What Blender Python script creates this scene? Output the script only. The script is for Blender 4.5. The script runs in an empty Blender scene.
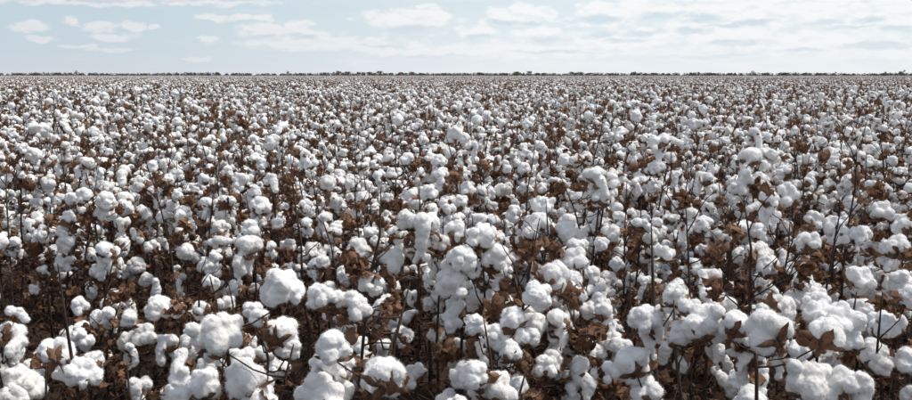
import bpy, bmesh, math, random
import numpy as np
from mathutils import Vector, Matrix, noise, Euler

R = math.radians
rng = random.Random(7)
nrng = np.random.default_rng(7)
scene = bpy.context.scene
col = scene.collection

# ------------------------------------------------------------------ camera
F = 1000.0                      # focal length in pixels of the 912 x 400 photograph
CAM_H = 1.52
PITCH = math.atan(125.0 / F)    # horizon sits 75 px below the top edge
cam_data = bpy.data.cameras.new('camera')
cam_data.sensor_width = 36.0
cam_data.lens = 36.0 * F / 912.0
cam_data.clip_start = 0.05
cam_data.clip_end = 20000.0
cam = bpy.data.objects.new('camera', cam_data)
col.objects.link(cam)
cam.location = (0, 0, CAM_H)
cam.rotation_euler = (math.pi / 2 - PITCH, 0, 0)
scene.camera = cam

def ray(px, py):
    dx, dy = (px - 456.0) / F, (200.0 - py) / F
    f = Vector((0, math.cos(PITCH), -math.sin(PITCH)))
    u = Vector((0, math.sin(PITCH), math.cos(PITCH)))
    return Vector((1, 0, 0)) * dx + u * dy + f

def at(px, py, dist):
    """the point that lies on the photo's pixel at ground distance dist (m)"""
    r = ray(px, py)
    return Vector((0, 0, CAM_H)) + r * (dist / r.y)

# ------------------------------------------------------------------ sun
SUN_EL, SUN_AZ = 60.0, 86.0     # azimuth from the viewing direction (+Y) towards the right (+X)
sun_dir = Vector((math.sin(R(SUN_AZ)) * math.cos(R(SUN_EL)), math.cos(R(SUN_AZ)) * math.cos(R(SUN_EL)), math.sin(R(SUN_EL))))
sd = bpy.data.lights.new('sun', 'SUN')
sd.energy = 3.7                 # sun veiled by thin cloud: soft-edged shade
sd.angle = R(8.0)
sd.color = (1.0, 0.955, 0.89)
sun = bpy.data.objects.new('sun', sd)
col.objects.link(sun)
sun.location = (0, 0, 50)
sun.rotation_euler = (-sun_dir).to_track_quat('-Z', 'Y').to_euler()

# ------------------------------------------------------------------ exposure and sampling
scene.view_settings.view_transform = 'Standard'
scene.view_settings.look = 'None'
scene.view_settings.exposure = 0.2
scene.view_settings.gamma = 1.0
scene.view_settings.use_curve_mapping = False
scene.render.engine = 'CYCLES'
cy = scene.cycles
cy.max_bounces = 6
cy.diffuse_bounces = 4
cy.glossy_bounces = 2
cy.transmission_bounces = 4
cy.transparent_max_bounces = 4
cy.use_denoising = True
cy.denoiser = 'OPENIMAGEDENOISE'
cy.denoising_input_passes = 'RGB_ALBEDO_NORMAL'
cy.caustics_reflective = False
cy.caustics_refractive = False
cy.sample_clamp_indirect = 6.0
scene.render.use_persistent_data = False

# ------------------------------------------------------------------ world: clear sky with cumulus in it
world = bpy.data.worlds.new('World')
scene.world = world
world.use_nodes = True
wt = world.node_tree
wt.nodes.clear()

class NT:
    """small helper for building node chains"""
    def __init__(self, t): self.t = t
    def node(self, typ, **kw):
        n = self.t.nodes.new(typ)
        for k, v in kw.items(): setattr(n, k, v)
        return n
    def put(self, sock, v):
        if hasattr(v, 'is_output') or isinstance(v, bpy.types.NodeSocket): self.t.links.new(v, sock)
        else: sock.default_value = v
    def m(self, op, a, b=None, c=None, clamp=False):
        n = self.node('ShaderNodeMath', operation=op, use_clamp=clamp)
        self.put(n.inputs[0], a)
        if b is not None: self.put(n.inputs[1], b)
        if c is not None: self.put(n.inputs[2], c)
        return n.outputs[0]
    def v(self, op, a, b=None):
        n = self.node('ShaderNodeVectorMath', operation=op)
        self.put(n.inputs[0], a)
        if b is not None: self.put(n.inputs[1], b)
        return n.outputs[1] if op in ('LENGTH', 'DOT_PRODUCT', 'DISTANCE') else n.outputs[0]
    def step(self, x, lo, hi, a=0.0, b=1.0):
        n = self.node('ShaderNodeMapRange', interpolation_type='SMOOTHSTEP')
        self.put(n.inputs[0], x); self.put(n.inputs[1], lo); self.put(n.inputs[2], hi)
        self.put(n.inputs[3], a); self.put(n.inputs[4], b)
        return n.outputs[0]
    def noise(self, vec, scale=1.0, detail=4.0, rough=0.55, fac=True, dims='3D'):
        n = self.node('ShaderNodeTexNoise', noise_dimensions=dims)
        self.put(n.inputs['Vector'], vec)
        n.inputs['Scale'].default_value = scale
        n.inputs['Detail'].default_value = detail
        n.inputs['Roughness'].default_value = rough
        return n.outputs[0] if fac else n.outputs[1]
    def mix(self, f, a, b, blend='MIX'):
        n = self.node('ShaderNodeMix', data_type='RGBA', blend_type=blend)
        self.put(n.inputs[0], f); self.put(n.inputs[6], a); self.put(n.inputs[7], b)
        return n.outputs[2]
    def ramp(self, f, stops):
        n = self.node('ShaderNodeValToRGB')
        e = n.color_ramp.elements
        while len(e) < len(stops): e.new(0.5)
        for el, (p, c) in zip(e, stops):
            el.position = p; el.color = (*c, 1.0) if len(c) == 3 else c
        self.put(n.inputs[0], f)
        return n.outputs[0]

def sky_nodes():
    N = NT(wt)
    BG = 0.1                                     # background strength; cloud colours below are divided by it
    out = N.node('ShaderNodeOutputWorld')
    bg = N.node('ShaderNodeBackground'); bg.inputs[1].default_value = BG
    wt.links.new(bg.outputs[0], out.inputs[0])
    sky = N.node('ShaderNodeTexSky', sky_type='NISHITA')
    sky.sun_disc = False
    sky.sun_elevation = R(SUN_EL)
    sky.sun_rotation = R(SUN_AZ)
    sky.air_density = 1.0; sky.dust_density = 0.7; sky.ozone_density = 1.2
    tc = N.node('ShaderNodeTexCoord')
    d = tc.outputs['Generated']
    sep = N.node('ShaderNodeSeparateXYZ'); wt.links.new(d, sep.inputs[0])
    x, y, z = sep.outputs
    az = N.m('MULTIPLY', N.m('ARCTAN2', x, y), 180 / math.pi)
    el = N.m('MULTIPLY', N.m('ARCSINE', z), 180 / math.pi)
    # warp of the cloud outlines
    low = N.v('MULTIPLY', d, (34.0, 34.0, 72.0))
    w1 = N.noise(low, 1.0, 6.0, 0.62, fac=False)
    wsep = N.node('ShaderNodeSeparateXYZ'); wt.links.new(w1, wsep.inputs[0])
    wa = N.m('MULTIPLY', N.m('SUBTRACT', wsep.outputs[0], 0.5), 2.8)
    we = N.m('MULTIPLY', N.m('SUBTRACT', wsep.outputs[1], 0.5), 0.8)
    azw, elw = N.m('ADD', az, wa), N.m('ADD', el, we)

    cmb = N.node('ShaderNodeCombineXYZ'); N.put(cmb.inputs[0], azw); N.put(cmb.inputs[1], elw)
    def blob(px, py, rx, ry):
        r = ray(px, py).normalized()
        a0, e0 = math.degrees(math.atan2(r.x, r.y)), math.degrees(math.asin(r.z))
        ka, ke = 1 / (rx * 0.0573), 1 / (ry * 0.0573)
        n = N.node('ShaderNodeVectorMath', operation='MULTIPLY_ADD')
        N.put(n.inputs[0], cmb.outputs[0]); n.inputs[1].default_value = (ka, ke, 0); n.inputs[2].default_value = (-a0 * ka, -e0 * ke, 0)
        return N.v('LENGTH', n.outputs[0])
    def union(lst):
        o = None
        for b in lst:
            s = blob(*b)
            o = s if o is None else N.m('MINIMUM', o, s)
        return N.m('SUBTRACT', 1.0, o)
    WHITE = [(412, 22, 50, 11), (386, 18, 22, 9), (408, 14, 24, 8), (434, 16, 22, 9), (425, 6, 12, 3), (286, 33, 50, 8), (262, 28, 20, 6), (298, 27, 20, 7),
             (240, 18, 16, 4), (268, 18, 15, 4), (500, 15, 18, 10), (520, 11, 20, 9), (545, 13, 14, 7), (515, 20, 36, 7), (476, 32, 26, 9), (540, 34, 30, 9),
             (585, 14, 18, 9), (604, 9, 24, 11), (590, 22, 36, 8), (640, 6, 50, 14), (690, 14, 40, 12), (730, 6, 60, 16), (760, 22, 50, 9), (820, 8, 80, 18),
             (868, 20, 30, 9), (900, 14, 50, 18), (620, 40, 90, 12), (780, 42, 120, 14), (340, 44, 110, 7), (880, 48, 90, 12), (520, 50, 120, 10), (700, 30, 90, 10),
             (85, 2, 110, 4), (215, 2, 60, 5), (28, 28, 22, 5), (72, 22, 12, 5), (97, 27, 14, 5), (132, 26, 16, 6), (40, 39, 16, 3), (115, 37, 26, 4), (160, 27, 7, 3),
             (75, 47, 18, 2.4), (210, 39, 15, 3), (215, 17, 14, 4), (110, 50, 22, 2.4), (195, 58, 20, 2.2), (420, 52, 70, 6)]
    GREY = [(410, 30, 44, 6), (300, 36, 26, 4), (262, 36, 18, 3), (500, 22, 20, 5), (528, 23, 20, 3), (478, 38, 24, 6), (545, 39, 24, 6), (597, 20, 32, 6),
            (598, 34, 24, 5), (625, 40, 34, 3), (660, 16, 28, 6), (700, 18, 26, 6), (692, 32, 24, 5), (755, 23, 32, 4), (720, 26, 20, 3),
            (825, 22, 22, 3), (868, 20, 20, 5), (895, 28, 26, 4), (735, 44, 40, 4), (800, 50, 34, 3), (880, 46, 44, 5),
            (560, 52, 60, 2.5), (380, 46, 26, 3), (80, -1, 120, 3), (220, 0, 60, 2.5), (645, 33, 24, 4), (850, 27, 30, 2), (310, 53, 60, 2.5), (430, 57, 60, 2.5), (700, 57, 60, 2.5)]
    fine = N.v('MULTIPLY', d, (48.0, 48.0, 115.0))
    r1 = N.noise(fine, 1.0, 4.0, 0.55)
    r2 = N.noise(N.v('ADD', fine, (0.0, 0.0, 0.40)), 1.0, 4.0, 0.55)
    relief = N.m('MULTIPLY', N.m('SUBTRACT', r2, r1), 1.9)
    vor = N.node('ShaderNodeTexVoronoi', feature='SMOOTH_F1', voronoi_dimensions='3D')
    N.put(vor.inputs['Vector'], N.v('ADD', N.v('MULTIPLY', d, (62.0, 62.0, 120.0)), w1)); vor.inputs['Scale'].default_value = 1.0
    vor.inputs['Smoothness'].default_value = 0.35
    billow = N.m('MULTIPLY', N.m('SUBTRACT', 0.45, vor.outputs['Distance']), 0.75)
    field_w = N.m('ADD', N.m('ADD', union(WHITE), billow), N.m('MULTIPLY', N.m('SUBTRACT', r1, 0.5), 0.9))
    cov = N.step(field_w, -0.20, 0.44)
    gry = N.m('ADD', N.step(N.m('ADD', union(GREY), N.m('MULTIPLY', N.m('SUBTRACT', r1, 0.5), 0.7)), -0.12, 0.70), N.m('SUBTRACT', N.m('MULTIPLY', relief, 0.8), N.m('MULTIPLY', billow, 0.5)), clamp=True)
    # broken cloud over the rest of the sky, finer towards the horizon
    hi = N.v('MULTIPLY', d, (2.6, 2.6, 5.2))
    nh = N.noise(hi, 1.0, 6.0, 0.55)
    nh2 = N.noise(N.v('ADD', hi, (0.0, 0.0, 0.16)), 1.0, 6.0, 0.55)
    covh = N.step(nh, 0.44, 0.60)
    gryh = N.step(N.m('SUBTRACT', nh2, nh), -0.02, 0.07)
    nl = N.noise(N.v('MULTIPLY', d, (16.0, 16.0, 120.0)), 1.0, 5.0, 0.6)
    sunside = N.m('MULTIPLY', x, 0.30)
    covl = N.m('MULTIPLY', N.step(N.m('ADD', nl, sunside), 0.46, 0.72), N.step(el, 2.0, 3.6, 0.75, 0.25))
    is_high = N.step(el, 4.2, 8.0)
    cov = N.m('MAXIMUM', cov, N.m('MULTIPLY', covl, N.m('SUBTRACT', 1.0, is_high)))
    cov = N.m('MAXIMUM', cov, N.m('MULTIPLY', covh, is_high))
    gry = N.m('ADD', N.m('MULTIPLY', gry, N.m('SUBTRACT', 1.0, is_high)), N.m('MULTIPLY', gryh, is_high))
    c = lambda r, g, b: (r / BG, g / BG, b / BG, 1.0)
    sunny = N.step(x, -0.42, 0.15)
    white = N.mix(sunny, c(0.745, 0.735, 0.745), c(0.83, 0.835, 0.838))
    shade = N.mix(sunny, c(0.50, 0.535, 0.59), c(0.50, 0.605, 0.68))
    cloud = N.mix(N.m('MULTIPLY', gry, 0.9), white, shade)
    # clear air: Nishita, paling in the low haze
    veil = N.mix(sunny, c(0.46, 0.575, 0.655), c(0.64, 0.735, 0.785))
    lowsky = N.step(el, 0.0, 24.0, 0.93, 0.0)
    clear = N.mix(lowsky, sky.outputs[0], veil)
    haze = N.mix(sunny, c(0.555, 0.590, 0.635), c(0.735, 0.760, 0.775))
    colr = N.mix(N.m('MULTIPLY', cov, N.m('ADD', 0.80, N.m('MULTIPLY', sunny, 0.14))), clear, cloud)
    colr = N.mix(N.m('MULTIPLY', N.m('POWER', 2.718, N.m('DIVIDE', N.m('MAXIMUM', el, 0.0), -1.9)), 0.94), colr, haze)
    wt.links.new(colr, bg.inputs[0])
sky_nodes()
world.cycles.sampling_method = 'MANUAL'
world.cycles.sample_map_resolution = 512

# ------------------------------------------------------------------ materials
def new_mat(name):
    m = bpy.data.materials.new(name)
    m.use_nodes = True
    t = m.node_tree
    t.nodes.clear()
    N = NT(t)
    return m, N, N.node('ShaderNodeOutputMaterial')

def mat_lint():
    m, N, out = new_mat('cotton_lint')
    tc = N.node('ShaderNodeTexCoord'); o = tc.outputs['Object']
    info = N.node('ShaderNodeObjectInfo')
    n1 = N.noise(o, 40.0, 2.0)
    n2 = N.noise(o, 170.0, 4.0, 0.68)
    base = N.mix(N.step(n1, 0.35, 0.75), (0.90, 0.89, 0.875, 1), (0.85, 0.835, 0.815, 1))
    base = N.mix(N.step(info.outputs['Random'], 0.6, 1.0, 0.0, 0.45), base, (0.78, 0.755, 0.715, 1))
    bump = N.node('ShaderNodeBump'); bump.inputs['Strength'].default_value = 0.38; bump.inputs['Distance'].default_value = 0.004
    N.put(bump.inputs['Height'], n2)
    dif = N.node('ShaderNodeBsdfDiffuse'); N.put(dif.inputs[0], base); dif.inputs[1].default_value = 0.6
    N.put(dif.inputs['Normal'], bump.outputs[0])
    N.put(out.inputs[0], dif.outputs[0])
    return m

def mat_dry(name, a, b, c, trans=0.22):
    m, N, out = new_mat(name)
    tc = N.node('ShaderNodeTexCoord'); o = tc.outputs['Object']
    info = N.node('ShaderNodeObjectInfo')
    n1 = N.noise(o, 60.0, 4.0, 0.65)
    base = N.mix(N.step(n1, 0.35, 0.7), (*a, 1), (*b, 1))
    base = N.mix(N.step(info.outputs['Random'], 0.2, 1.0, 0.0, 0.75), base, (*c, 1))
    base = N.mix(N.step(N.noise(o, 260.0, 3.0, 0.6), 0.55, 0.75, 0.0, 0.5), base, (a[0] * 0.45, a[1] * 0.42, a[2] * 0.4, 1))
    bump = N.node('ShaderNodeBump'); bump.inputs['Strength'].default_value = 0.9; bump.inputs['Distance'].default_value = 0.005
    N.put(bump.inputs['Height'], N.noise(o, 180.0, 4.0, 0.7))
    p = N.node('ShaderNodeBsdfPrincipled'); N.put(p.inputs['Base Color'], base)
    p.inputs['Roughness'].default_value = 0.75
    p.inputs['Specular IOR Level'].default_value = 0.25
    N.put(p.inputs['Normal'], bump.outputs[0])
    tr = N.node('ShaderNodeBsdfTranslucent'); N.put(tr.inputs[0], base)
    mx = N.node('ShaderNodeMixShader'); mx.inputs[0].default_value = trans
    N.put(mx.inputs[1], p.outputs[0]); N.put(mx.inputs[2], tr.outputs[0])
    N.put(out.inputs[0], mx.outputs[0])
    return m

def mat_stem():
    m, N, out = new_mat('cotton_stem_bark')
    tc = N.node('ShaderNodeTexCoord'); o = tc.outputs['Object']
    info = N.node('ShaderNodeObjectInfo')
    st = N.v('MULTIPLY', o, (160.0, 160.0, 30.0))
    n = N.noise(st, 1.0, 4.0, 0.65)
    base = N.mix(N.step(n, 0.3, 0.7), (0.022, 0.014, 0.012, 1), (0.072, 0.046, 0.036, 1))
    base = N.mix(N.step(info.outputs['Random'], 0.6, 1.0, 0.0, 0.5), base, (0.12, 0.085, 0.065, 1))
    bump = N.node('ShaderNodeBump'); bump.inputs['Strength'].default_value = 0.7; bump.inputs['Distance'].default_value = 0.001
    N.put(bump.inputs['Height'], n)
    p = N.node('ShaderNodeBsdfPrincipled'); N.put(p.inputs['Base Color'], base)
    p.inputs['Roughness'].default_value = 0.8
    p.inputs['Specular IOR Level'].default_value = 0.2
    N.put(p.inputs['Normal'], bump.outputs[0])
    N.put(out.inputs[0], p.outputs[0])
    return m

def mat_ground():
    m, N, out = new_mat('dark_soil')
    tc = N.node('ShaderNodeTexCoord'); o = tc.outputs['Object']
    n1 = N.noise(o, 1.6, 5.0, 0.6); n2 = N.noise(o, 22.0, 6.0, 0.7); n3 = N.noise(o, 90.0, 3.0, 0.6)
    base = N.mix(N.step(n1, 0.35, 0.65), (0.038, 0.023, 0.016, 1), (0.056, 0.033, 0.022, 1))
    base = N.mix(N.step(n2, 0.50, 0.68, 0.0, 0.6), base, (0.10, 0.058, 0.036, 1))
    base = N.mix(N.step(n3, 0.60, 0.72, 0.0, 0.6), base, (0.028, 0.018, 0.012, 1))
    bump = N.node('ShaderNodeBump'); bump.inputs['Strength'].default_value = 1.0; bump.inputs['Distance'].default_value = 0.03
    N.put(bump.inputs['Height'], N.m('ADD', n2, N.m('MULTIPLY', n3, 0.4)))
    p = N.node('ShaderNodeBsdfPrincipled'); N.put(p.inputs['Base Color'], base)
    p.inputs['Roughness'].default_value = 0.95; p.inputs['Specular IOR Level'].default_value = 0.1
    N.put(p.inputs['Normal'], bump.outputs[0])
    N.put(out.inputs[0], p.outputs[0])
    return m

def mat_tree(name, a, b):
    m, N, out = new_mat(name)
    tc = N.node('ShaderNodeTexCoord'); o = tc.outputs['Object']
    base = N.mix(N.noise(o, 0.9, 3.0), (*a, 1), (*b, 1))
    dif = N.node('ShaderNodeBsdfDiffuse'); N.put(dif.inputs[0], base)
    N.put(out.inputs[0], dif.outputs[0])
    return m

M_LINT = mat_lint()
M_BUR = mat_dry('dry_bur', (0.250, 0.132, 0.076), (0.135, 0.072, 0.044), (0.33, 0.200, 0.122), 0.15)
M_LEAF = mat_dry('dry_leaf', (0.255, 0.133, 0.076), (0.140, 0.074, 0.045), (0.34, 0.200, 0.122), 0.26)
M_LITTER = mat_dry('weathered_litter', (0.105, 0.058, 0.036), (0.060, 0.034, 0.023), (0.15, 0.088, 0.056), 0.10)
M_STEM = mat_stem()
M_SOIL = mat_ground()
M_CROWN = mat_tree('hazed_scrub_foliage', (0.105, 0.098, 0.090), (0.145, 0.132, 0.120))  # foliage greyed and lightened: distance haze put into its colour
M_TRUNK = mat_tree('scrub_bark', (0.070, 0.058, 0.050), (0.100, 0.085, 0.072))

# ------------------------------------------------------------------ mesh helpers (everything is triangles in numpy)
class Geo:
    def __init__(self): self.v, self.f, self.m, self.n = [], [], [], 0
    def add(self, V, T, mat=0, M=None):
        V = np.asarray(V, float)
        if M is not None:
            A = np.array(M)
            V = V @ A[:3, :3].T + A[:3, 3]
        T = np.asarray(T, int).reshape(-1, 3)
        self.v.append(V); self.f.append(T + self.n)
        self.m.append(np.broadcast_to(np.asarray(mat), (len(T),)).copy())
        self.n += len(V)
        return self
    def data(self):
        return np.concatenate(self.v), np.concatenate(self.f), np.concatenate(self.m)
    def mesh(self, name, mats, smooth=True):
        V, T, mi = self.data()
        me = bpy.data.meshes.new(name)
        me.vertices.add(len(V)); me.vertices.foreach_set('co', V.astype(np.float32).ravel())
        me.loops.add(len(T) * 3); me.loops.foreach_set('vertex_index', T.astype(np.int32).ravel())
        me.polygons.add(len(T)); me.polygons.foreach_set('loop_start', (np.arange(len(T)) * 3).astype(np.int32))
        for m in mats: me.materials.append(m)
        me.polygons.foreach_set('material_index', mi.astype(np.int32))
        me.polygons.foreach_set('use_smooth', np.full(len(T), smooth))
        me.update(calc_edges=True); me.validate()
        return me

def tris_of(me):
    me.calc_loop_triangles()
    V = np.empty(len(me.vertices) * 3, np.float32); me.vertices.foreach_get('co', V)
    T = np.empty(len(me.loop_triangles) * 3, np.int32); me.loop_triangles.foreach_get('vertices', T)
    return V.reshape(-1, 3).astype(float), T.reshape(-1, 3)

def grid_tris(nu, nv):
    T = []
    for i in range(nu - 1):
        for j in range(nv - 1):
            a = i * nv + j
            T += [(a, a + 1, a + nv + 1), (a, a + nv + 1, a + nv)]
    return T

def tube(pts, radii, sides=6):
    """tapered tube along a polyline, closed at its tip"""
    V, T = [], []
    n = len(pts)
    ref = Vector((0.31, 0.95, 0.05)).normalized()
    for i, p in enumerate(pts):
        t = (pts[min(i + 1, n - 1)] - pts[max(i - 1, 0)]).normalized()
        u = t.cross(ref).normalized(); w = t.cross(u)
        for k in range(sides):
            a = 2 * math.pi * k / sides
            V.append(p + (u * math.cos(a) + w * math.sin(a)) * radii[i])
    for i in range(n - 1):
        for k in range(sides):
            a, b = i * sides + k, i * sides + (k + 1) % sides
            T += [(a, b, b + sides), (a, b + sides, a + sides)]
    V.append(pts[-1] + (pts[-1] - pts[-2]).normalized() * radii[-1])
    for k in range(sides): T.append(((n - 1) * sides + k, (n - 1) * sides + (k + 1) % sides, len(V) - 1))
    V.append(pts[0])
    for k in range(sides): T.append(((k + 1) % sides, k, len(V) - 1))
    return np.array([tuple(v) for v in V]), np.array(T)

def ico(sub):
    bm = bmesh.new(); bmesh.ops.create_icosphere(bm, subdivisions=sub, radius=1.0)
    me = bpy.data.meshes.new('t'); bm.to_mesh(me); bm.free()
    r = tris_of(me); bpy.data.meshes.remove(me)
    return r
ICO = {s: ico(s) for s in (1, 2, 3)}

def fused(blobs, voxel, soft=2):
    """union of ellipsoids (centre, radii), fused by a voxel remesh"""
    g = Geo()
    V, T = ICO[3]
    for c, r in blobs:
        g.add(V * np.array(r) + np.array(c), T)
    me = g.mesh('t', [])
    ob = bpy.data.objects.new('t', me); col.objects.link(ob)
    md = ob.modifiers.new('r', 'REMESH'); md.mode = 'VOXEL'; md.voxel_size = voxel; md.use_smooth_shade = True
    sm = ob.modifiers.new('s', 'SMOOTH'); sm.iterations = soft; sm.factor = 0.5
    dg = bpy.context.evaluated_depsgraph_get()
    me2 = bpy.data.meshes.new_from_object(ob.evaluated_get(dg))
    r = tris_of(me2)
    n = np.empty(len(me2.vertices) * 3, np.float32); me2.vertices.foreach_get('normal', n)
    bpy.data.objects.remove(ob); bpy.data.meshes.remove(me); bpy.data.meshes.remove(me2)
    return r[0], r[1], n.reshape(-1, 3).astype(float)

# ------------------------------------------------------------------ cotton bolls
def lint_blobs(kind, rd):
    """ellipsoids of one boll's locks; bur base at the origin, opening towards +Z"""
    B = []
    U = rd.uniform
    if kind in ('round', 'loose'):
        k = rd.choice((4, 4, 5))
        a0 = U(0, 6.28)
        for i in range(k):
            a = a0 + 2 * math.pi * i / k + U(-0.18, 0.18)
            rr = U(0.019, 0.025) * (1.15 if kind == 'loose' else 1.0)
            s = U(0.019, 0.0255)
            z0 = U(0.018, 0.026)
            for j in range(2):
                f = float(j)
                c = (math.cos(a) * rr * (1.08 - 0.42 * f * f), math.sin(a) * rr * (1.08 - 0.42 * f * f), z0 + 0.030 * f + U(-.003, .003))
                q = s * (1.08 - 0.22 * f) * U(0.92, 1.08)
                B.append((c, (q, q, q * U(0.95, 1.15))))
            if kind == 'loose' and rd.random() < 0.75:
                for j in range(2):
                    q = s * U(0.6, 0.9)
                    B.append(((math.cos(a + U(-.4, .4)) * rr * 1.55, math.sin(a + U(-.4, .4)) * rr * 1.55, z0 + U(-0.02, 0.03)), (q, q, q)))
        B.append(((0, 0, 0.030), (0.016, 0.016, 0.020)))
    elif kind == 'split':                         # two big locks with an open cleft
        for sgn in (-1, 1):
            for j in range(4):
                f = j / 3.0
                q = U(0.020, 0.025) * (1 - 0.18 * abs(f - 0.4))
                B.append(((sgn * (0.024 + 0.004 * math.sin(f * 3.1)), U(-.007, .007), 0.010 + 0.050 * f), (q, q * 1.05, q)))
        for sgn in (-1, 1):
            q = U(0.018, 0.022)
            B.append(((U(-.004, .004), sgn * 0.020, 0.046), (q, q, q * 0.9)))
    elif kind == 'droop':                         # locks strung out downwards
        n = rd.choice((2, 3))
        for i in range(n):
            a = U(0, 6.28); L = U(0.05, 0.12) if i else U(0.09, 0.14)
            x0, y0 = math.cos(a) * 0.018, math.sin(a) * 0.018
            m = 7
            for j in range(m):
                f = j / (m - 1.0)
                q = U(0.0125, 0.0235) * (1.08 - 0.38 * f)
                B.append(((x0 + 0.014 * math.sin(3 * f + a) + U(-.008, .008), y0 + 0.012 * math.cos(3.6 * f) + U(-.008, .008), 0.040 - L * f), (q, q, q * 1.1)))
        for j in range(4):
            a = U(0, 6.28); q = U(0.016, 0.021)
            B.append(((math.cos(a) * 0.020, math.sin(a) * 0.020, U(0.025, 0.045)), (q, q, q)))
    elif kind == 'long':                          # a fluffed lock pulled out sideways
        L = U(0.075, 0.11)
        for j in range(7):
            f = j / 6.0
            q = U(0.019, 0.025) * (1 - 0.3 * abs(f - 0.35))
            B.append((((f - 0.35) * L, 0.008 * math.sin(4 * f), 0.026 + 0.012 * math.sin(2.5 * f) - 0.02 * f * f), (q * 1.1, q, q * 0.92)))
        for j in range(4):
            a = U(0, 6.28); q = U(0.015, 0.02)
            B.append(((math.cos(a) * 0.022 - .01, math.sin(a) * 0.022, U(0.02, 0.045)), (q, q, q)))
    elif kind == 'small':                         # weathered, half open
        k = 4
        for i in range(k):
            a = 2 * math.pi * i / k + U(-.2, .2)
            q = U(0.013, 0.0165)
            for j in range(2):
                B.append(((math.cos(a) * 0.015, math.sin(a) * 0.015, 0.016 + 0.022 * j), (q, q, q * 1.1)))
    lift = 0.0 if kind == 'droop' else 0.008     # the case stays in view under the lint
    return [((c[0], c[1], c[2] + lift), r) for c, r in B]

KINDS = ['round', 'round', 'round', 'round', 'loose', 'loose', 'loose', 'split', 'split', 'droop', 'droop', 'droop', 'long', 'long', 'small', 'small']

def puff(V, Nn, seed, amp=1.0):
    off = Vector((seed * 3.7, seed * 1.9, seed * 0.7))
    o = np.empty(len(V))
    for i, v in enumerate(V):
        p = Vector(v)
        o[i] = noise.noise(p * 30 + off) * 0.0062 + noise.noise(p * 75 + off) * 0.0032 + noise.noise(p * 190 + off) * 0.0013
    return V + Nn * (o * amp)[:, None]

def fibres(V, T, Nn, count, seed, lmin=0.004, lmax=0.011, w=0.00033):
    """loose fibres standing off the lint: thin slivers"""
    r = np.random.default_rng(seed)
    A = np.linalg.norm(np.cross(V[T[:, 1]] - V[T[:, 0]], V[T[:, 2]] - V[T[:, 0]]), axis=1)
    ti = r.choice(len(T), count, p=A / A.sum())
    b = r.dirichlet((1, 1, 1), count)[:, :, None]
    P = (V[T[ti]] * b).sum(1); n = Nn[T[ti]].mean(1)
    t = r.normal(size=(count, 3))
    dirn = n * r.uniform(0.25, 0.9, (count, 1)) + t * 0.55
    dirn /= np.linalg.norm(dirn, axis=1)[:, None]
    side = np.cross(dirn, r.normal(size=(count, 3))); side /= np.linalg.norm(side, axis=1)[:, None]
    L = r.uniform(lmin, lmax, (count, 1))
    bend = n * -0.3 * L + t * 0.12 * L
    P = P - dirn * 0.001
    v0, v1 = P - side * w, P + side * w
    mid = P + dirn * L * 0.55
    v2, v3 = mid - side * w * 0.8, mid + side * w * 0.8
    v4 = P + dirn * L + bend
    VV = np.stack([v0, v1, v2, v3, v4], 1).reshape(-1, 3)
    k = np.arange(count)[:, None, None] * 5
    TT = (np.array([[0, 1, 3], [0, 3, 2], [2, 3, 4]])[None] + k).reshape(-1, 3)
    return VV, TT

def leafy(n_len, n_wid, length, width, curl, crumple, seed, lobes=0.0, tip=0.9):
    """one dry, curled, crumpled leaf blade from the origin along +X"""
    rd = random.Random(seed); off = Vector((seed * 1.3, seed * 2.1, 0))
    V = []
    for i in range(n_len):
        t = i / (n_len - 1.0)
        w = width * (math.sin(math.pi * min(1.0, (0.10 + 0.90 * t) ** 0.85)) ** 0.8) * (1 + lobes * math.cos(t * 9.5)) + width * 0.04
        ang = curl * t
        x = length * (math.sin(ang) / curl if abs(curl) > 1e-3 else t)
        zc = length * ((1 - math.cos(ang)) / curl if abs(curl) > 1e-3 else 0)
        for j in range(n_wid):
            s = 2.0 * j / (n_wid - 1) - 1
            p = Vector((x, s * w * 0.5 * (1 - 0.12 * abs(s) * t), zc + 0.35 * w * s * s))
            q = p * 62 + off
            p += Vector((noise.noise(q), noise.noise(q + Vector((9, 0, 0))), noise.noise(q + Vector((0, 9, 0))))) * crumple
            V.append(tuple(p))
    return np.array(V), np.array(grid_tris(n_len, n_wid))

def bur_geo(seed, detail=1, closed=False):
    """split boll case: pointed carpels round the base, with ragged bracts under them"""
    rd = random.Random(seed); g = Geo()
    k = rd.choice((4, 5))
    nl, nw = ((7, 4) if detail else (3, 2))
    for i in range(k):
        V, T = leafy(nl, nw, rd.uniform(0.046, 0.060), rd.uniform(0.020, 0.027), rd.uniform(1.3, 2.4) if closed else rd.uniform(0.2, 1.0), 0.004, seed * 11 + i)
        M = Matrix.Rotation(2 * math.pi * i / k + rd.uniform(-.2, .2), 4, 'Z') @ Matrix.Translation((0.004, 0, -0.001)) @ Matrix.Rotation(rd.uniform(-0.25, 0.25), 4, 'Y') @ Matrix.Rotation(rd.uniform(-.3, .3), 4, 'X')
        g.add(V, T, 0, M)
    for i in range(3):
        V, T = leafy(nl, nw, rd.uniform(0.040, 0.062), rd.uniform(0.026, 0.038), rd.uniform(1.0, 2.6), 0.013, seed * 17 + i, lobes=0.25)
        M = Matrix.Rotation(2 * math.pi * i / 3 + rd.uniform(-.5, .5), 4, 'Z') @ Matrix.Translation((0.003, 0, -0.005)) @ Matrix.Rotation(rd.uniform(-0.5, 0.7), 4, 'Y') @ Matrix.Rotation(rd.uniform(-.6, .6), 4, 'X')
        g.add(V, T, 0, M)
    V, T = ICO[1]
    g.add(V * np.array((0.009, 0.009, 0.007)), T)
    return g

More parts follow.
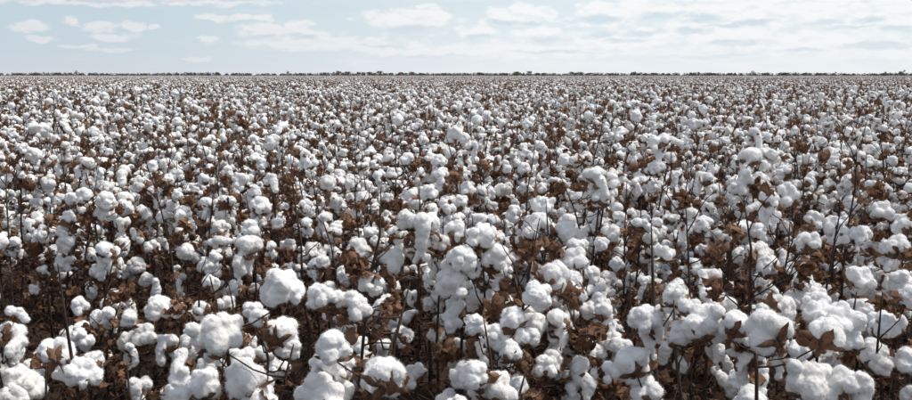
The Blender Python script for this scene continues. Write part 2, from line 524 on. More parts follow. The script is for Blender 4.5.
# --- shared boll, bur and leaf meshes at several levels of detail
LINT0, LINT1, LINT2G, LINT3G = [], [], [], []
for i, kd in enumerate(KINDS):
    B = lint_blobs(kd, random.Random(100 + i))
    V, T, Nn = fused(B, 0.0032, 4)
    V = puff(V, Nn, i + 1)
    g = Geo().add(V, T)
    g.add(*fibres(V, T, Nn, 3600, i, 0.003, 0.0115, 0.00021))
    LINT0.append(g.mesh('boll_lint_near', [M_LINT, M_BUR]))
    V, T, Nn = fused(B, 0.0062, 3)
    V = puff(V, Nn, i + 1)
    g = Geo().add(V, T)
    g.add(*fibres(V, T, Nn, 200, i, 0.005, 0.010, 0.0006))
    LINT1.append(g)
    V, T, Nn = fused(B, 0.0125)
    LINT2G.append((puff(V, Nn, i + 1, 1.3), T))
    V, T = ICO[1]
    lo, hi = LINT2G[-1][0].min(0), LINT2G[-1][0].max(0)
    LINT3G.append(((V * nrng.uniform(0.8, 1.15, (len(V), 1))) * (hi - lo) * 0.5 + (hi + lo) * 0.5, T))
N_KIND = len(KINDS)
HANGING = {i for i, k in enumerate(KINDS) if k == 'droop'}
BURS = [bur_geo(31 + i) for i in range(8)]
BUR_ME = [g.mesh('bur', [M_BUR]) for g in BURS]
BURS_LOW = [bur_geo(31 + i, 0) for i in range(8)]
LINT1_ME = []                                      # middle distance: lint with its bur in one mesh
for i in range(N_KIND):
    g = LINT1[i]
    V, T, _ = BURS[i % 8].data()
    g.add(V, T, 1)
    LINT1_ME.append(g.mesh('boll_lint_mid', [M_LINT, M_BUR]))
LEAF = []
for i in range(9):
    r_ = random.Random(500 + i)
    LEAF.append(leafy(10, 8, r_.uniform(0.034, 0.054), r_.uniform(0.022, 0.040), r_.choice((-1, 1)) * r_.uniform(1.4, 4.0), r_.uniform(0.012, 0.019), 70 + i, lobes=0.35))
LEAF_ME = [Geo().add(*l).mesh('dry_leaf', [M_LEAF]) for l in LEAF]
def withered(seed, low):
    """a dead boll: its dry case, closed round a wad of curled leaves"""
    rd = random.Random(seed); g = Geo()
    V, T, _ = bur_geo(seed + 300, 0 if low else 1, True).data(); g.add(V, T)
    for k in range(3 if low else 5):
        if low: V, T = leafy(4, 3, 0.045, 0.036, rd.uniform(1.5, 3.2), 0.015, seed * 5 + k, lobes=0.3)
        else: V, T = leafy(8, 6, rd.uniform(.035, .052), rd.uniform(.026, .042), rd.uniform(1.5, 3.4), 0.015, seed * 5 + k, lobes=0.3)
        g.add(V, T, 0, Matrix.Translation((rd.uniform(-.016, .016), rd.uniform(-.016, .016), rd.uniform(0.0, .03))) @ Euler((rd.uniform(0, 6.28), rd.uniform(-1.5, 1.5), rd.uniform(0, 6.28))).to_matrix().to_4x4())
    return g
WITHER = [withered(41 + i, False) for i in range(6)]
WITHER_ME = [g.mesh('withered_boll', [M_LEAF]) for g in WITHER]
WITHER_LOW = [withered(41 + i, True).data()[:2] for i in range(6)]
LEAF_LOW = []
for i in range(6):
    r_ = random.Random(700 + i)
    LEAF_LOW.append(leafy(5, 4, r_.uniform(0.034, 0.054), r_.uniform(0.022, 0.040), r_.choice((-1, 1)) * r_.uniform(1.2, 3.4), 0.016, 90 + i, lobes=0.3))

# ------------------------------------------------------------------ one cotton plant, described before it is built
def bend(a, b, rd, sag, n=5, zig=0.006):
    """a twig's polyline from a to b"""
    pts = []
    for i in range(n):
        t = i / (n - 1.0)
        p = a.lerp(b, t) + Vector((0, 0, sag * math.sin(math.pi * t)))
        if 0 < i < n - 1: p += Vector((rd.uniform(-zig, zig), rd.uniform(-zig, zig), rd.uniform(-zig, zig)))
        pts.append(p)
    return pts

def boll_matrix(p, rd, kind, scale, out=None, hang=None):
    if kind in HANGING:
        Mr = Matrix.Rotation(rd.uniform(0, 6.28), 4, 'Z') @ Matrix.Rotation(rd.uniform(-.3, .3), 4, 'X')
    else:
        tilt = min(2.6, abs(rd.gauss(0.75, 0.75)))
        az = rd.uniform(0, 6.28) if out is None else math.atan2(out.y, out.x) + rd.gauss(0, 0.7)
        Mr = Matrix.Rotation(az, 4, 'Z') @ Matrix.Rotation(tilt, 4, 'Y') @ Matrix.Rotation(rd.uniform(0, 6.28), 4, 'Z')
    return Matrix.Translation(p) @ Mr @ Matrix.Diagonal((scale, scale, scale, 1))

def plan_plant(rd, height, n_boll, spread=0.17, leaves=7, z_lo=0.30, fixed=None, bare_top=True):
    """-> dict of stem polyline, twigs, bolls, leaves, in the plant's own frame (base at the origin)"""
    lean = Vector((rd.gauss(0, 0.07), rd.gauss(0, 0.07), 0)) * height
    n = 9
    stem = [Vector((0, 0, -0.03))]
    for i in range(1, n):
        t = i / (n - 1.0)
        stem.append(Vector((lean.x * t * t + rd.gauss(0, 0.006), lean.y * t * t + rd.gauss(0, 0.006), height * t)))
    r0 = rd.uniform(0.0060, 0.0085)
    srad = [r0 * (1 - 0.60 * (i / (n - 1.0)) ** 1.1) for i in range(n)]
    srad[-1] *= 0.45
    def on_stem(z):
        f = max(0.0, min(0.999, z / height)) * (n - 1); i = int(f)
        return stem[i].lerp(stem[i + 1], f - i), srad[i]
    P = dict(stem=(stem, srad), twigs=[], bolls=[], leaves=[], dead=[], height=height)
    if fixed is None:
        a = rd.uniform(0, 6.28)
        ztop = rd.uniform(0.78, 0.96)
        k = 0
        z = z_lo + rd.uniform(0, 0.06)
        pos = []
        while len(pos) < n_boll and k < 60:
            k += 1
            t = (z / height)
            a += 2.399 + rd.uniform(-.4, .4)
            L = spread * (1.35 - 0.95 * t) * rd.uniform(0.5, 1.35)
            up = rd.uniform(0.0, 0.10)
            o = Vector((math.cos(a), math.sin(a), 0))
            s, r = on_stem(z)
            tipp = s + o * L + Vector((0, 0, up))
            tw = bend(s, tipp, rd, rd.uniform(-0.01, 0.025))
            P['twigs'].append((tw, [max(0.0014, r * 0.62 * (1 - 0.5 * i / 4)) for i in range(5)]))
            pos.append((tipp, o))
            if L > 0.13 and rd.random() < 0.6: pos.append((tw[2] + Vector((rd.uniform(-.03, .03), rd.uniform(-.03, .03), rd.uniform(-.02, .03))), o))
            z += (height * ztop - z_lo) / max(4, n_boll * 0.72) * rd.uniform(0.6, 1.4)
            if z > height * ztop: z = z_lo + rd.uniform(0.1, max(0.12, height * 0.55))
        if ztop > 0.90 and rd.random() < 0.8: pos.append((stem[-1].copy(), None))
        for p, o in pos:
            kd = rd.randrange(N_KIND)
            if rd.random() < 0.24:
                s_ = rd.uniform(0.75, 1.15)
                P['dead'].append((Matrix.Translation(p) @ Euler((rd.gauss(0, .8), rd.gauss(0, .8), rd.uniform(0, 6.28))).to_matrix().to_4x4() @ Matrix.Diagonal((s_, s_, s_, 1)), rd.randrange(6)))
                continue
            P['bolls'].append((boll_matrix(p, rd, kd, rd.uniform(0.62, 1.02), o), kd, rd.randrange(8)))
        if bare_top and rd.random() < 0.8:          # bare twigs left at the top
            for q in range(rd.choice((1, 2, 3))):
                s, r = on_stem(height * rd.uniform(0.75, 0.97))
                a2 = rd.uniform(0, 6.28)
                e = s + Vector((math.cos(a2) * 0.08, math.sin(a2) * 0.08, rd.uniform(0.05, 0.17)))
                P['twigs'].append((bend(s, e, rd, 0.01), [0.0022, 0.002, 0.0018, 0.0015, 0.0012]))
    else:
        for p, kd, sc, M in fixed:
            z = max(0.25, min(height * 0.97, p.z - rd.uniform(0.04, 0.10)))
            s, r = on_stem(z)
            if (p - s).length > 0.025:
                P['twigs'].append((bend(s, p, rd, -0.012), [max(0.0016, r * 0.62 * (1 - 0.5 * i / 4)) for i in range(5)]))
            P['bolls'].append((M, kd, rd.randrange(8)))
    # dry leaves and bracts hang on twigs, bolls and stem
    for i in range(leaves):
        q = rd.random()
        if q < 0.5 and P['bolls']:
            p = rd.choice(P['bolls'])[0].translation + Vector((rd.uniform(-.03, .03), rd.uniform(-.03, .03), rd.uniform(-.03, .03)))
        elif q < 0.8 and P['twigs']:
            p = rd.choice(rd.choice(P['twigs'])[0]) + Vector((0, 0, -0.006))
        else:
            p = on_stem(rd.uniform(0.08, 0.9) * height)[0] + Vector((rd.gauss(0, .03), rd.gauss(0, .03), 0))
        M = Matrix.Translation(p) @ Euler((rd.uniform(0, 6.28), rd.uniform(-1.2, 1.5), rd.uniform(0, 6.28))).to_matrix().to_4x4()
        s = rd.uniform(0.7, 1.15)
        P['leaves'].append((M @ Matrix.Diagonal((s, s, s, 1)), rd.randrange(9)))
    return P

# ------------------------------------------------------------------ the setting: soil
def link(name, data, parent=None, M=None):
    o = bpy.data.objects.new(name, data)
    col.objects.link(o)
    if parent is not None: o.parent = parent
    if M is not None: o.matrix_local = M
    return o
def tag(o, label=None, cat=None, group=None, kind=None):
    if label: o['label'] = label
    if cat: o['category'] = cat
    if group: o['group'] = group
    if kind: o['kind'] = kind
    return o

gv = np.array([(-6000, -300, 0), (6000, -300, 0), (6000, 8000, 0), (-6000, 8000, 0)], float)
ground = link('ground', Geo().add(gv, [(0, 1, 2), (0, 2, 3)]).mesh('ground', [M_SOIL], False))
tag(ground, 'dark brown bare soil under the cotton', 'ground', kind='structure')

# leaf litter and broken twigs on the soil
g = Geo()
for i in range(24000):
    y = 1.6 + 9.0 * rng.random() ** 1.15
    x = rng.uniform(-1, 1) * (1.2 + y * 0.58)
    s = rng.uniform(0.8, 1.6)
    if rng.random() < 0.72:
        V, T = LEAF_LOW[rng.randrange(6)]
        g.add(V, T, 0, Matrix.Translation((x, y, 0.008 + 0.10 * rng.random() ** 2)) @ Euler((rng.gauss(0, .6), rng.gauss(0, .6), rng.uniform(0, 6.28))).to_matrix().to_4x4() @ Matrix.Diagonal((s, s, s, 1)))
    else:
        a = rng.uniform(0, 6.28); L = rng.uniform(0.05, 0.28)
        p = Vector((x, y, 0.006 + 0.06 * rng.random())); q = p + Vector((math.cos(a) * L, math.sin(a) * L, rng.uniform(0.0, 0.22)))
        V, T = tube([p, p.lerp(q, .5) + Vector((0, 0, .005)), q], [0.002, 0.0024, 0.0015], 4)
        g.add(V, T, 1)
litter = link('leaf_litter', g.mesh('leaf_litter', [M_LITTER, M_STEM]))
tag(litter, 'fallen brown leaves and broken twigs littering the soil', 'leaf litter', kind='stuff')

# ------------------------------------------------------------------ building plants
TEN = ['zero', 'one', 'two', 'three', 'four', 'five', 'six', 'seven', 'eight', 'nine', 'ten', 'eleven', 'twelve', 'thirteen', 'fourteen',
       'fifteen', 'sixteen', 'seventeen', 'eighteen', 'nineteen', 'twenty']
ORD = ['', 'first', 'second', 'third', 'fourth', 'fifth', 'sixth', 'seventh', 'eighth', 'ninth', 'tenth', 'eleventh', 'twelfth', 'thirteenth',
       'fourteenth', 'fifteenth', 'sixteenth', 'seventeenth', 'eighteenth', 'nineteenth', 'twentieth']
TENS = {20: 'twenty', 30: 'thirty', 40: 'forty', 50: 'fifty', 60: 'sixty', 70: 'seventy', 80: 'eighty'}
TENTH = {30: 'thirtieth', 40: 'fortieth', 50: 'fiftieth', 60: 'sixtieth', 70: 'seventieth', 80: 'eightieth'}
def ordinal(n):
    if n <= 20: return ORD[n]
    if n % 10 == 0: return TENTH[n]
    return TENS[n // 10 * 10] + '-' + ORD[n % 10]
def count(n): return TEN[n] if n <= 20 else TENS[n // 10 * 10] + ('-' + TEN[n % 10] if n % 10 else '')

def build_near(P, loc, rz, label, group):
    root = link('cotton_plant', None)
    root.location = loc; root.rotation_euler = (0, 0, rz)
    tag(root, label, 'cotton plant', group)
    V, T = tube(*P['stem'], sides=7)
    link('stem', Geo().add(V, T).mesh('stem', [M_STEM]), root)
    for tw in P['twigs']:
        V, T = tube(*tw, sides=5)
        link('branch', Geo().add(V, T).mesh('branch', [M_STEM]), root)
    for M, kd, b in P['bolls']:
        o = link('boll', LINT0[kd], root, M)
        link('bur', BUR_ME[b], o)
    for M, k in P['dead']:
        link('withered_boll', WITHER_ME[k], root, M)
    for M, k in P['leaves']:
        link('leaf', LEAF_ME[k], root, M)
    return root

def build_mid(P, loc, rz, label, group):
    root = link('cotton_plant', None)
    root.location = loc; root.rotation_euler = (0, 0, rz)
    tag(root, label, 'cotton plant', group)
    V, T = tube(*P['stem'], sides=5)
    link('stem', Geo().add(V, T).mesh('stem', [M_STEM]), root)
    g = Geo()
    for tw in P['twigs']: g.add(*tube(tw[0][::2], tw[1][::2], sides=4))
    if P['twigs']: tag(link('branches', g.mesh('branches', [M_STEM]), root), kind='stuff')
    for M, kd, b in P['bolls']:
        link('boll', LINT1_ME[kd], root, M)
    for M, k in P['dead']:
        link('withered_boll', WITHER_ME[k], root, M)
    g = Geo()
    for M, k in P['leaves']: g.add(*LEAF_LOW[k % 6], 0, M)
    if P['leaves']: tag(link('dry_leaves', g.mesh('dry_leaves', [M_LEAF]), root), kind='stuff')
    return root

def joined(P, lint, low=False):
    """a whole plant as triangles, materials lint / bur / leaf / stem"""
    g = Geo()
    st = P['stem']
    if low: g.add(*tube(st[0][::4], [r * 1.3 for r in st[1][::4]], sides=3), 3)
    else: g.add(*tube(*st, sides=4), 3)
    for tw in (P['twigs'][:4] if low else P['twigs']):
        g.add(*tube(tw[0][::2], tw[1][::2], sides=3), 3)
    for M, kd, b in P['bolls']:
        g.add(*lint[kd], 0, M)
        if low:
            V = np.array([(0.055, 0, 0.0), (-.03, 0.05, .01), (-0.03, -0.05, .0), (0, 0, -.012)])
            g.add(V, [(0, 1, 3), (1, 2, 3), (2, 0, 3)], 1, M)
        else:
            V, T, _ = BURS_LOW[b].data(); g.add(V, T, 1, M)
    for M, k in P['dead']:
        if low: g.add(*(lambda VT: (VT[0] * np.array((.034, .034, .030)) * nrng.uniform(.7, 1.3, (len(VT[0]), 1)) + np.array((0, 0, .02)), VT[1]))(ICO[1]), 2, M)
        else: g.add(*WITHER_LOW[k], 2, M)
    for M, k in P['leaves']:
        if low: g.add(np.array([(0, -.015, 0), (.03, .03, .01), (.06, 0, 0), (.03, -.03, .02)]), [(0, 1, 2), (0, 2, 3)], 2, M)
        else: g.add(*LEAF_LOW[k % 6], 2, M)
    return g
MATS4 = [M_LINT, M_BUR, M_LEAF, M_STEM]

# ---- the plants nearest the camera, boll by boll.  (pixel x, pixel y, width in pixels, kind of boll)
KI = {}
for i, k in enumerate(KINDS): KI.setdefault(k, []).append(i)
SIZE = {'round': 0.094, 'loose': 0.110, 'split': 0.110, 'droop': 0.086, 'long': 0.132, 'small': 0.070}
HERO = [
    # ground distance, stem pixel x at the plant's top, top pixel y, bolls, leaves, label
    (2.45, 68, 262, [(55, 358, 38, 'split', 0.2), (88, 378, 36, 'loose'), (97, 362, 20, 'small')], 3,
     'cotton plant whose two plump bolls hang over the dark gap at bottom left'),
    (2.9, 8, 330, [(18, 383, 30, 'round'), (12, 348, 27, 'droop'), (14, 316, 24, 'long'), (-8, 372, 30, 'round')], 3,
     'cotton plant with four bolls cut by the lower left edge of the photo'),
    (2.02, 203, 345, [(218, 340, 47, 'loose'), (202, 392, 40, 'round'), (180, 402, 24, 'small')], 2,
     'cotton plant topped by a wide lumpy boll on a curved bare stem'),
    (2.0, 276, 282, [(285, 294, 44, 'loose'), (252, 384, 47, 'round'), (260, 408, 40, 'round'), (247, 262, 22, 'droop')], 4,
     'tall cotton plant on a thick dark stem with a pointed white boll on top'),
    (2.35, 268, 318, [(274, 340, 36, 'round', -0.4), (286, 352, 26, 'round'), (256, 322, 22, 'small')], 2,
     'cotton plant half hidden behind the thick dark stem and its pointed boll'),
    (2.2, 352, 292, [(346, 306, 46, 'long'), (362, 314, 28, 'round'), (330, 298, 26, 'round')], 3,
     'cotton plant with three bolls strung out in a sideways white bar'),
    (1.9, 336, 340, [(334, 352, 34, 'round'), (340, 384, 36, 'droop'), (316, 404, 50, 'loose'), (384, 384, 44, 'round', 0.1)], 5,
     'cotton plant with a white column of stacked bolls at the bottom edge'),
    (1.97, 482, 372, [(474, 380, 32, 'round'), (491, 395, 44, 'loose'), (452, 410, 26, 'round')], 3,
     'cotton plant with two bright bolls side by side at bottom centre'),
    (2.6, 505, 308, [(516, 324, 30, 'round'), (492, 338, 32, 'loose'), (528, 340, 28, 'split'), (478, 330, 24, 'round'), (512, 356, 26, 'round'), (545, 372, 26, 'round'), (520, 388, 24, 'small')], 9,
     'cotton plant with brown curled leaves over a cluster of seven bolls'),
    (3.0, 563, 268, [(556, 300, 28, 'loose'), (566, 316, 26, 'round'), (572, 282, 24, 'round'), (562, 364, 24, 'droop'), (590, 352, 24, 'round'), (585, 372, 26, 'loose')], 5,
     'cotton plant with pale bolls either side of a long slanting stem'),
    (2.25, 663, 228, [(645, 322, 32, 'loose'), (637, 372, 40, 'loose', 0.3), (652, 396, 34, 'round'), (651, 342, 22, 'droop'), (676, 298, 24, 'small')], 5,
     'cotton plant with a tall bare dark stem rising above its bolls'),
    (2.05, 706, 310, [(703, 330, 46, 'loose'), (690, 312, 34, 'long'), (682, 338, 24, 'round')], 2,
     'cotton plant crowned by one broad flat boll of layered lobes'),
    (2.0, 741, 318, [(732, 330, 32, 'round', -0.5), (742, 356, 28, 'droop'), (752, 372, 30, 'droop'), (750, 405, 40, 'round')], 4,
     'cotton plant with long drooping bolls hanging past a brown husk'),
    (1.82, 800, 318, [(782, 340, 48, 'round', 0.5), (822, 342, 42, 'round', -0.6), (806, 390, 50, 'loose'), (850, 394, 46, 'split')], 8,
     'cotton plant with four huge bolls and pointed brown husks at lower right'),
    (2.1, 842, 298, [(822, 320, 50, 'long'), (846, 326, 44, 'loose'), (852, 345, 24, 'round')], 3,
     'cotton plant with a long white boll lying behind the four huge ones'),
    (2.75, 884, 290, [(882, 330, 32, 'loose'), (902, 366, 32, 'round'), (876, 368, 24, 'small'), (905, 300, 26, 'round')], 4,
     'cotton plant with lumpy bolls against the lower right edge of the photo'),
    (2.9, 474, 262, [(476, 240, 32, 'loose'), (459, 260, 30, 'loose'), (491, 260, 28, 'round'), (470, 272, 22, 'round')], 5,
     'cotton plant like a bouquet, four bolls crowded on one straight stem'),
    (3.0, 424, 215, [(421, 240, 30, 'droop'), (409, 224, 22, 'round'), (438, 246, 20, 'small'), (436, 262, 22, 'droop')], 8,
     'cotton plant with a slanting drooped boll left of the bouquet-like plant'),
    (3.9, 604, 178, [(598, 190, 24, 'droop'), (606, 202, 20, 'round'), (590, 178, 16, 'small'), (612, 184, 18, 'round')], 6,
     'cotton plant with a slim drooped boll in the middle distance near centre'),
    (4.6, 748, 158, [(748, 172, 24, 'droop'), (756, 184, 20, 'round'), (738, 190, 20, 'loose'), (760, 168, 14, 'small')], 6,
     'cotton plant with a tall fluffy boll rising above its neighbours on the right'),
    (5.2, 661, 142, [(660, 152, 19, 'droop'), (662, 168, 16, 'round'), (652, 172, 16, 'loose'), (672, 160, 14, 'small')], 6,
     'cotton plant topped by an egg-shaped upright boll, farthest of the standouts'),
    (3.2, 574, 248, [(575, 264, 26, 'round'), (560, 282, 22, 'round'), (588, 276, 20, 'loose')], 5,
     'cotton plant with a round boll just above the long slanting stem'),
]
hero_xy = []
for hi_, (dist, sx, sy, bolls, nleaf, lab) in enumerate(HERO):
    rd = random.Random(900 + hi_)
    top = at(sx, sy, dist)
    base = Vector((top.x + rd.uniform(-.04, .04), dist + rd.uniform(-.04, .06), 0))
    fixed = []
    for px, py, w, kd, *face in bolls:
        k = rd.choice(KI[kd])
        s = w / F * dist / SIZE[kd] * 1.02
        s = max(0.62, min(1.3, s))
        dd = dist + rd.uniform(-.05, .05)
        p = at(px, py, dd) - base
        p = p - Vector((0, 0, 0.022 * s)) if kd != 'droop' else p + Vector((0, 0, 0.02 * s))
        if kd == 'droop': M = Matrix.Rotation(rd.uniform(0, 6.28), 4, 'Z')
        elif kd == 'long': M = Matrix.Rotation(rd.uniform(-.4, .4), 4, 'Z') @ Matrix.Rotation(rd.uniform(0.0, 0.35), 4, 'Y')
        elif kd == 'split': M = Matrix.Rotation(rd.uniform(-.4, .4), 4, 'Z') @ Matrix.Rotation(rd.uniform(-.1, .5), 4, 'X')
        else: M = Matrix.Rotation(rd.uniform(0, 6.28), 4, 'Z') @ Matrix.Rotation(rd.uniform(0, .7), 4, 'Y') @ Matrix.Rotation(rd.uniform(0, 6.28), 4, 'Z')
        if face:                                 # its split case turned towards the viewer
            p = at(px, py, dd - 0.02) - base - Vector((0, 0.0, 0.006))
            M = Matrix.Rotation(face[0], 4, 'Z') @ Matrix.Rotation(-1.15, 4, 'X') @ Matrix.Rotation(rd.uniform(0, 6.28), 4, 'Z')
        fixed.append((p, k, s, Matrix.Translation(p) @ M @ Matrix.Diagonal((s, s, s, 1))))
    P = plan_plant(rd, max(0.5, top.z), 0, leaves=nleaf + 3, fixed=fixed)
    # straight to the seen top
    st, sr = P['stem']
    build_near(P, base, 0.0, lab, 'cotton plants nearest the camera')
    hero_xy.append((base.x, base.y))

# ---- rows of plants behind them
ROW_A = R(9.0)                                   # rows run across the view, turned a little
ROW_S, PLANT_S = 0.86, 0.165
spots = []                                       # (x, y, row)
HALF = 0.456 + 0.012
def in_view(x, y, pad=0.10): return abs(x) < y * HALF + pad
row = 0
y0 = 2.95
N_THINGS = 300 - len(HERO) - 6
while row < 60:
    yc = y0 + row * ROW_S
    half = 1.5 + yc * 0.64
    n = int(half * 2 / PLANT_S)
    for i in range(n):
        x = -half + i * PLANT_S + rng.gauss(0, 0.05)
        y = yc + math.tan(ROW_A) * x * 0.5 + rng.gauss(0, 0.15)
        if y < 2.5: continue
        spots.append((x, y, row))
    row += 1
for s in range(2):                               # a sparse row beside and behind the camera keeps the field going
    for i in range(26):
        x = rng.uniform(1.35, 4.2) * rng.choice((-1, 1)); y = rng.uniform(0.6, 2.6) - s * 2.2
        if not in_view(x, y, 0.25): spots.append((x, y, -1))
seen = [s for s in spots if in_view(s[0], s[1]) and s[2] >= 0]
seen.sort(key=lambda s: s[1])
things = seen[:N_THINGS]
Y_END = things[-1][1]
thing_set = set(things)
rows = {}
for s in things: rows.setdefault(s[2], []).append(s)
name_of = {}
for k, (r_, lst) in enumerate(sorted(rows.items())):
    for j, s in enumerate(sorted(lst)):
        name_of[s] = (k + 2, j + 1, len(lst))
def plan_random(rd, y=0.0, low=False):
    h = min(1.26, max(0.70, rd.gauss(1.04, 0.11)))
    nb = rd.randint(12, 18)
    return plan_plant(rd, h, nb, spread=rd.uniform(0.13, 0.20), leaves=rd.randint(18, 28), z_lo=0.42)
for s in things:
    x, y, r_ = s
    rd = random.Random(hash((round(x, 4), round(y, 4))) & 0xffffff)
    P = plan_random(rd, y)
    if y < 3.9 and x < -0.35:                    # thin, low plants round the opening at lower left
        P = plan_plant(rd, rd.uniform(0.62, 0.84), rd.randint(5, 9), spread=0.16, leaves=24, z_lo=0.28)
    k, j, tot = name_of[s]
    h = P['height']
    size = 'short' if h < 0.86 else 'tall' if h > 1.04 else 'leafy' if len(P['leaves']) > 23 else 'bushy'
    lab = f"{size} cotton plant with {count(len(P['bolls']))} bolls, {ordinal(j)} from the left in the {ordinal(k)} row back"
    if y < 5.9: build_near(P, (x, y, 0), rd.uniform(0, 6.28), lab, 'cotton plants in rows across the field')
    else: build_mid(P, (x, y, 0), rd.uniform(0, 6.28), lab, 'cotton plants in rows across the field')

# ---- a few stragglers that stand above the horizon line
SPRIGS = [(297, 72.5, 24, 'lone cotton sprig breaking the horizon between the left clouds and the scrub trees'),
          (598, 74.5, 22, 'lone cotton sprig at the horizon just right of the photo centre'),
          (755, 74, 20, 'lone cotton sprig at the horizon under the white clouds'),
          (829, 73.5, 24, 'thin cotton sprig at the horizon with one small pale boll'),
          (847, 74.5, 24, 'short cotton sprig at the horizon beside the thinner pale one'),
          (907, 71.5, 26, 'highest cotton sprig at the horizon close to the right edge')]
for i, (px, py, dist, lab) in enumerate(SPRIGS):
    rd = random.Random(40 + i)
    t = at(px, py, dist)
    P = plan_plant(rd, t.z, 7, spread=0.10, leaves=4, z_lo=0.5)
    P['bolls'].append((Matrix.Translation(P['stem'][0][-1]) @ Matrix.Diagonal((.8, .8, .8, 1)), 14, 2))
    build_mid(P, (t.x, dist, 0), 0.0, lab, 'cotton sprigs against the sky')

# ------------------------------------------------------------------ the rest of the field, one mass (instances on points)
proto = bpy.data.collections.new('field_plants')
N_PLANT, N_MID, N_LOW = 10, 4, 4
P_MID, P_LOW = 3.0, 6.0
for i in range(N_PLANT):
    rd = random.Random(2000 + i)
    proto.objects.link(bpy.data.objects.new(f'a_field_plant_{i:02d}', joined(plan_random(rd), LINT2G).mesh('field_plant', MATS4)))
def patch(seed, size, lint, low, kinds):
    rd = random.Random(seed)
    g = Geo()
    stock = [joined(plan_random(rd), lint, low).data() for q in range(kinds)]
    for q in range(int(size * size / (ROW_S * PLANT_S))):
        V, T, mi = rd.choice(stock)
        s = rd.uniform(0.88, 1.12)
        g.add(V, T, mi, Matrix.Translation((rd.uniform(-.5, .5) * size, rd.uniform(-.5, .5) * size, 0)) @ Matrix.Rotation(rd.uniform(0, 6.28), 4, 'Z') @ Matrix.Diagonal((s, s, s, 1)))
    return g.mesh('field_patch', MATS4)
for i in range(N_MID): proto.objects.link(bpy.data.objects.new(f'b_field_patch_{i:02d}', patch(3000 + i, P_MID, LINT2G, False, 30)))
for i in range(N_LOW): proto.objects.link(bpy.data.objects.new(f'c_field_patch_{i:02d}', patch(3100 + i, P_LOW, LINT3G, True, 12)))

pts, var, rot, scl = [], [], [], []
for s in spots:                                  # beside the view, up to where the patches begin
    if s in thing_set or s[1] > Y_END or abs(s[0]) > 1.1 + s[1] * 0.52: continue
    pts.append((s[0], s[1], 0)); var.append(rng.randrange(N_PLANT)); rot.append(rng.uniform(0, 6.28)); scl.append(rng.uniform(0.9, 1.1))
y, FAR, Y_LOW = Y_END, 430.0, 34.0
while y < FAR:
    size, v0, nv = (P_MID, N_PLANT, N_MID) if y < Y_LOW else (P_LOW, N_PLANT + N_MID, N_LOW)
    yc = y + size / 2
    half = yc * 0.60 + size
    x = -half
    while x < half:
        pts.append((x, yc, 0)); var.append(v0 + rng.randrange(nv)); rot.append(math.pi / 2 * rng.randrange(4)); scl.append(1.0)
        x += size
    y += size
me = bpy.data.meshes.new('cotton_field')
me.from_pydata(pts, [], [])
for nm, arr, tp in (('variant', var, 'INT'), ('turn', rot, 'FLOAT'), ('size', scl, 'FLOAT')):
    at_ = me.attributes.new(nm, tp, 'POINT'); at_.data.foreach_set('value', arr)
field = link('cotton_crop', me)
tag(field, 'white cotton crop filling the flat field back to the horizon', 'cotton crop', kind='stuff')
ng = bpy.data.node_groups.new('scatter_cotton', 'GeometryNodeTree')
ng.interface.new_socket('Geometry', in_out='INPUT', socket_type='NodeSocketGeometry')
ng.interface.new_socket('Geometry', in_out='OUTPUT', socket_type='NodeSocketGeometry')
gi, go = ng.nodes.new('NodeGroupInput'), ng.nodes.new('NodeGroupOutput')
ci = ng.nodes.new('GeometryNodeCollectionInfo'); ci.inputs[0].default_value = proto
ci.inputs[1].default_value = True; ci.inputs[2].default_value = True
ip = ng.nodes.new('GeometryNodeInstanceOnPoints'); ip.inputs['Pick Instance'].default_value = True
def attr(nm, tp):
    n = ng.nodes.new('GeometryNodeInputNamedAttribute'); n.data_type = tp; n.inputs[0].default_value = nm
    return n.outputs['Attribute']
cx = ng.nodes.new('ShaderNodeCombineXYZ'); ng.links.new(attr('turn', 'FLOAT'), cx.inputs[2])
ng.links.new(gi.outputs[0], ip.inputs['Points']); ng.links.new(ci.outputs[0], ip.inputs['Instance'])
ng.links.new(attr('variant', 'INT'), ip.inputs['Instance Index'])
ng.links.new(cx.outputs[0], ip.inputs['Rotation']); ng.links.new(attr('size', 'FLOAT'), ip.inputs['Scale'])
ng.links.new(ip.outputs[0], go.inputs[0])
md = field.modifiers.new('scatter', 'NODES'); md.node_group = ng

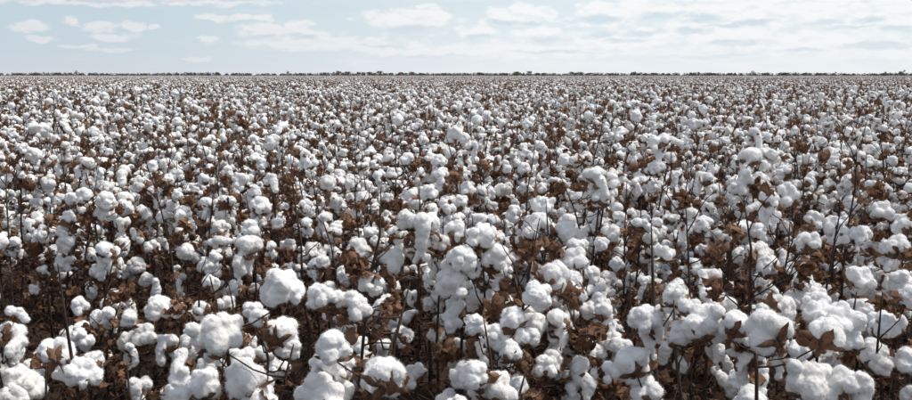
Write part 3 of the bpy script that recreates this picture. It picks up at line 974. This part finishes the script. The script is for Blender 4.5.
# ------------------------------------------------------------------ scrub trees on the horizon
def leaf_cloud(g, rd, c, r, n, size):
    V = []
    for i in range(n):
        d = Vector((rd.gauss(0, 1), rd.gauss(0, 1), rd.gauss(0, 1))).normalized() * rd.random() ** 0.45
        p = Vector((c[0] + d.x * r[0], c[1] + d.y * r[1], c[2] + d.z * r[2]))
        a = Vector((rd.gauss(0, 1), rd.gauss(0, 1), rd.gauss(0, 1))).normalized() * size * rd.uniform(.6, 1.3)
        b = a.cross(Vector((rd.gauss(0, 1), rd.gauss(0, 1), rd.gauss(0, 1))).normalized()) * 0.8
        k = len(V)
        V += [tuple(p - a), tuple(p + b), tuple(p + a), tuple(p - b)]
    T = []
    for i in range(n): T += [(4 * i, 4 * i + 1, 4 * i + 2), (4 * i, 4 * i + 2, 4 * i + 3)]
    g.add(np.array(V), T)
TREE_D = 620.0
def scrub_tree(px, top, width, lab, shape='umbrella'):
    rd = random.Random(int(px * 10))
    t = at(px, top, TREE_D + rd.uniform(-8, 25))
    h = max(2.2, t.z); w = width * TREE_D / F
    root = link('scrub_tree', None); root.location = (t.x, t.y, 0)
    tag(root, lab, 'tree', 'scrub trees along the horizon')
    g = Geo()
    g.add(*tube([Vector((0, 0, -.2)), Vector((rd.uniform(-.2, .2), 0, h * .35)), Vector((rd.uniform(-.3, .3), 0, h * .62))], [0.16, 0.13, 0.10], 6))
    for k in range(4):
        a = k * 1.57 + rd.uniform(-.4, .4)
        g.add(*tube([Vector((0, 0, h * .33)), Vector((math.cos(a) * w * .18, math.sin(a) * w * .18, h * .58)), Vector((math.cos(a) * w * .33, math.sin(a) * w * .33, h * .8))], [0.10, 0.07, 0.04], 5))
    link('trunk', g.mesh('trunk', [M_TRUNK]), root)
    g = Geo()
    if shape == 'umbrella':
        for k in range(5):
            a = k * 1.256 + rd.uniform(-.4, .4); q = rd.uniform(.15, .34) * w
            leaf_cloud(g, rd, (math.cos(a) * q, math.sin(a) * q, h * rd.uniform(.72, .86)), (w * .24, w * .24, h * .20), 90, 0.16)
        leaf_cloud(g, rd, (0, 0, h * .84), (w * .3, w * .3, h * .16), 90, 0.16)
        leaf_cloud(g, rd, (0, 0, h * .5), (w * .34, w * .34, h * .25), 80, 0.16)
    else:
        for k in range(4): leaf_cloud(g, rd, (rd.uniform(-.2, .2) * w, 0, h * (.3 + .18 * k)), (w * .34, w * .34, h * .16), 80, 0.16)
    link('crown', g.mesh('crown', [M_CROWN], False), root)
TREES = [(76, 71.6, 3.5, 'tall'), (338.5, 72.2, 6, 'umbrella'), (348, 72.8, 5.5, 'umbrella'), (359, 73.2, 5, 'umbrella'), (369.5, 73, 7, 'umbrella'), (379.5, 72.1, 6, 'umbrella'),
         (391, 74, 5.5, 'umbrella'), (401, 73.3, 5, 'umbrella'), (412, 73, 5, 'umbrella'), (421, 74.2, 5, 'umbrella'),
         (480, 73.6, 5, 'umbrella'), (504, 74.3, 5, 'umbrella'), (516.5, 73, 6.5, 'umbrella'), (529.5, 72.2, 5.5, 'umbrella'), (538, 74.2, 6, 'umbrella'),
         (571.5, 73, 5, 'umbrella'), (580, 73, 7, 'umbrella'), (590, 74, 8, 'umbrella'), (634, 73, 6, 'umbrella'), (653, 74, 5, 'umbrella'), (714, 74.4, 6, 'umbrella'),
         (730, 74.3, 7, 'umbrella'), (785, 74.2, 7, 'umbrella'), (804, 74.2, 7, 'umbrella'), (885.5, 72.4, 3, 'tall'), (901, 72.6, 5, 'umbrella'), (56, 74.2, 5, 'umbrella'), (145, 74.5, 9, 'umbrella'), (19, 74.6, 5, 'umbrella')]
TREES.sort()
for i, (px, top, w, shp) in enumerate(TREES):
    kind_ = 'narrow upright scrub tree' if shp == 'tall' else 'taller dark flat-crowned scrub tree' if top < 73.1 else 'low dark flat-crowned scrub tree'
    scrub_tree(px, top - 1.3, w * 1.25, f'{kind_}, {ordinal(i + 1)} from the left along the horizon', shp)
g = Geo()
rd = random.Random(77)
x = -330.0
while x < 330:
    hh = 2.5 + 0.45 * noise.noise(Vector((x * 0.03, 3, 0))) + 0.5 * noise.noise(Vector((x * 0.16, 7, 0)))
    leaf_cloud(g, rd, (x, 442 + rd.uniform(0, 30), hh * 0.48), (rd.uniform(0.8, 1.7), 1.2, max(.5, hh * 0.52)), 120, 0.24)
    x += rd.uniform(0.4, 1.0)
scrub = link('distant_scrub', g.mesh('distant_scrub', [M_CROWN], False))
tag(scrub, 'thin dark line of distant scrub along the horizon', 'scrub', kind='stuff')
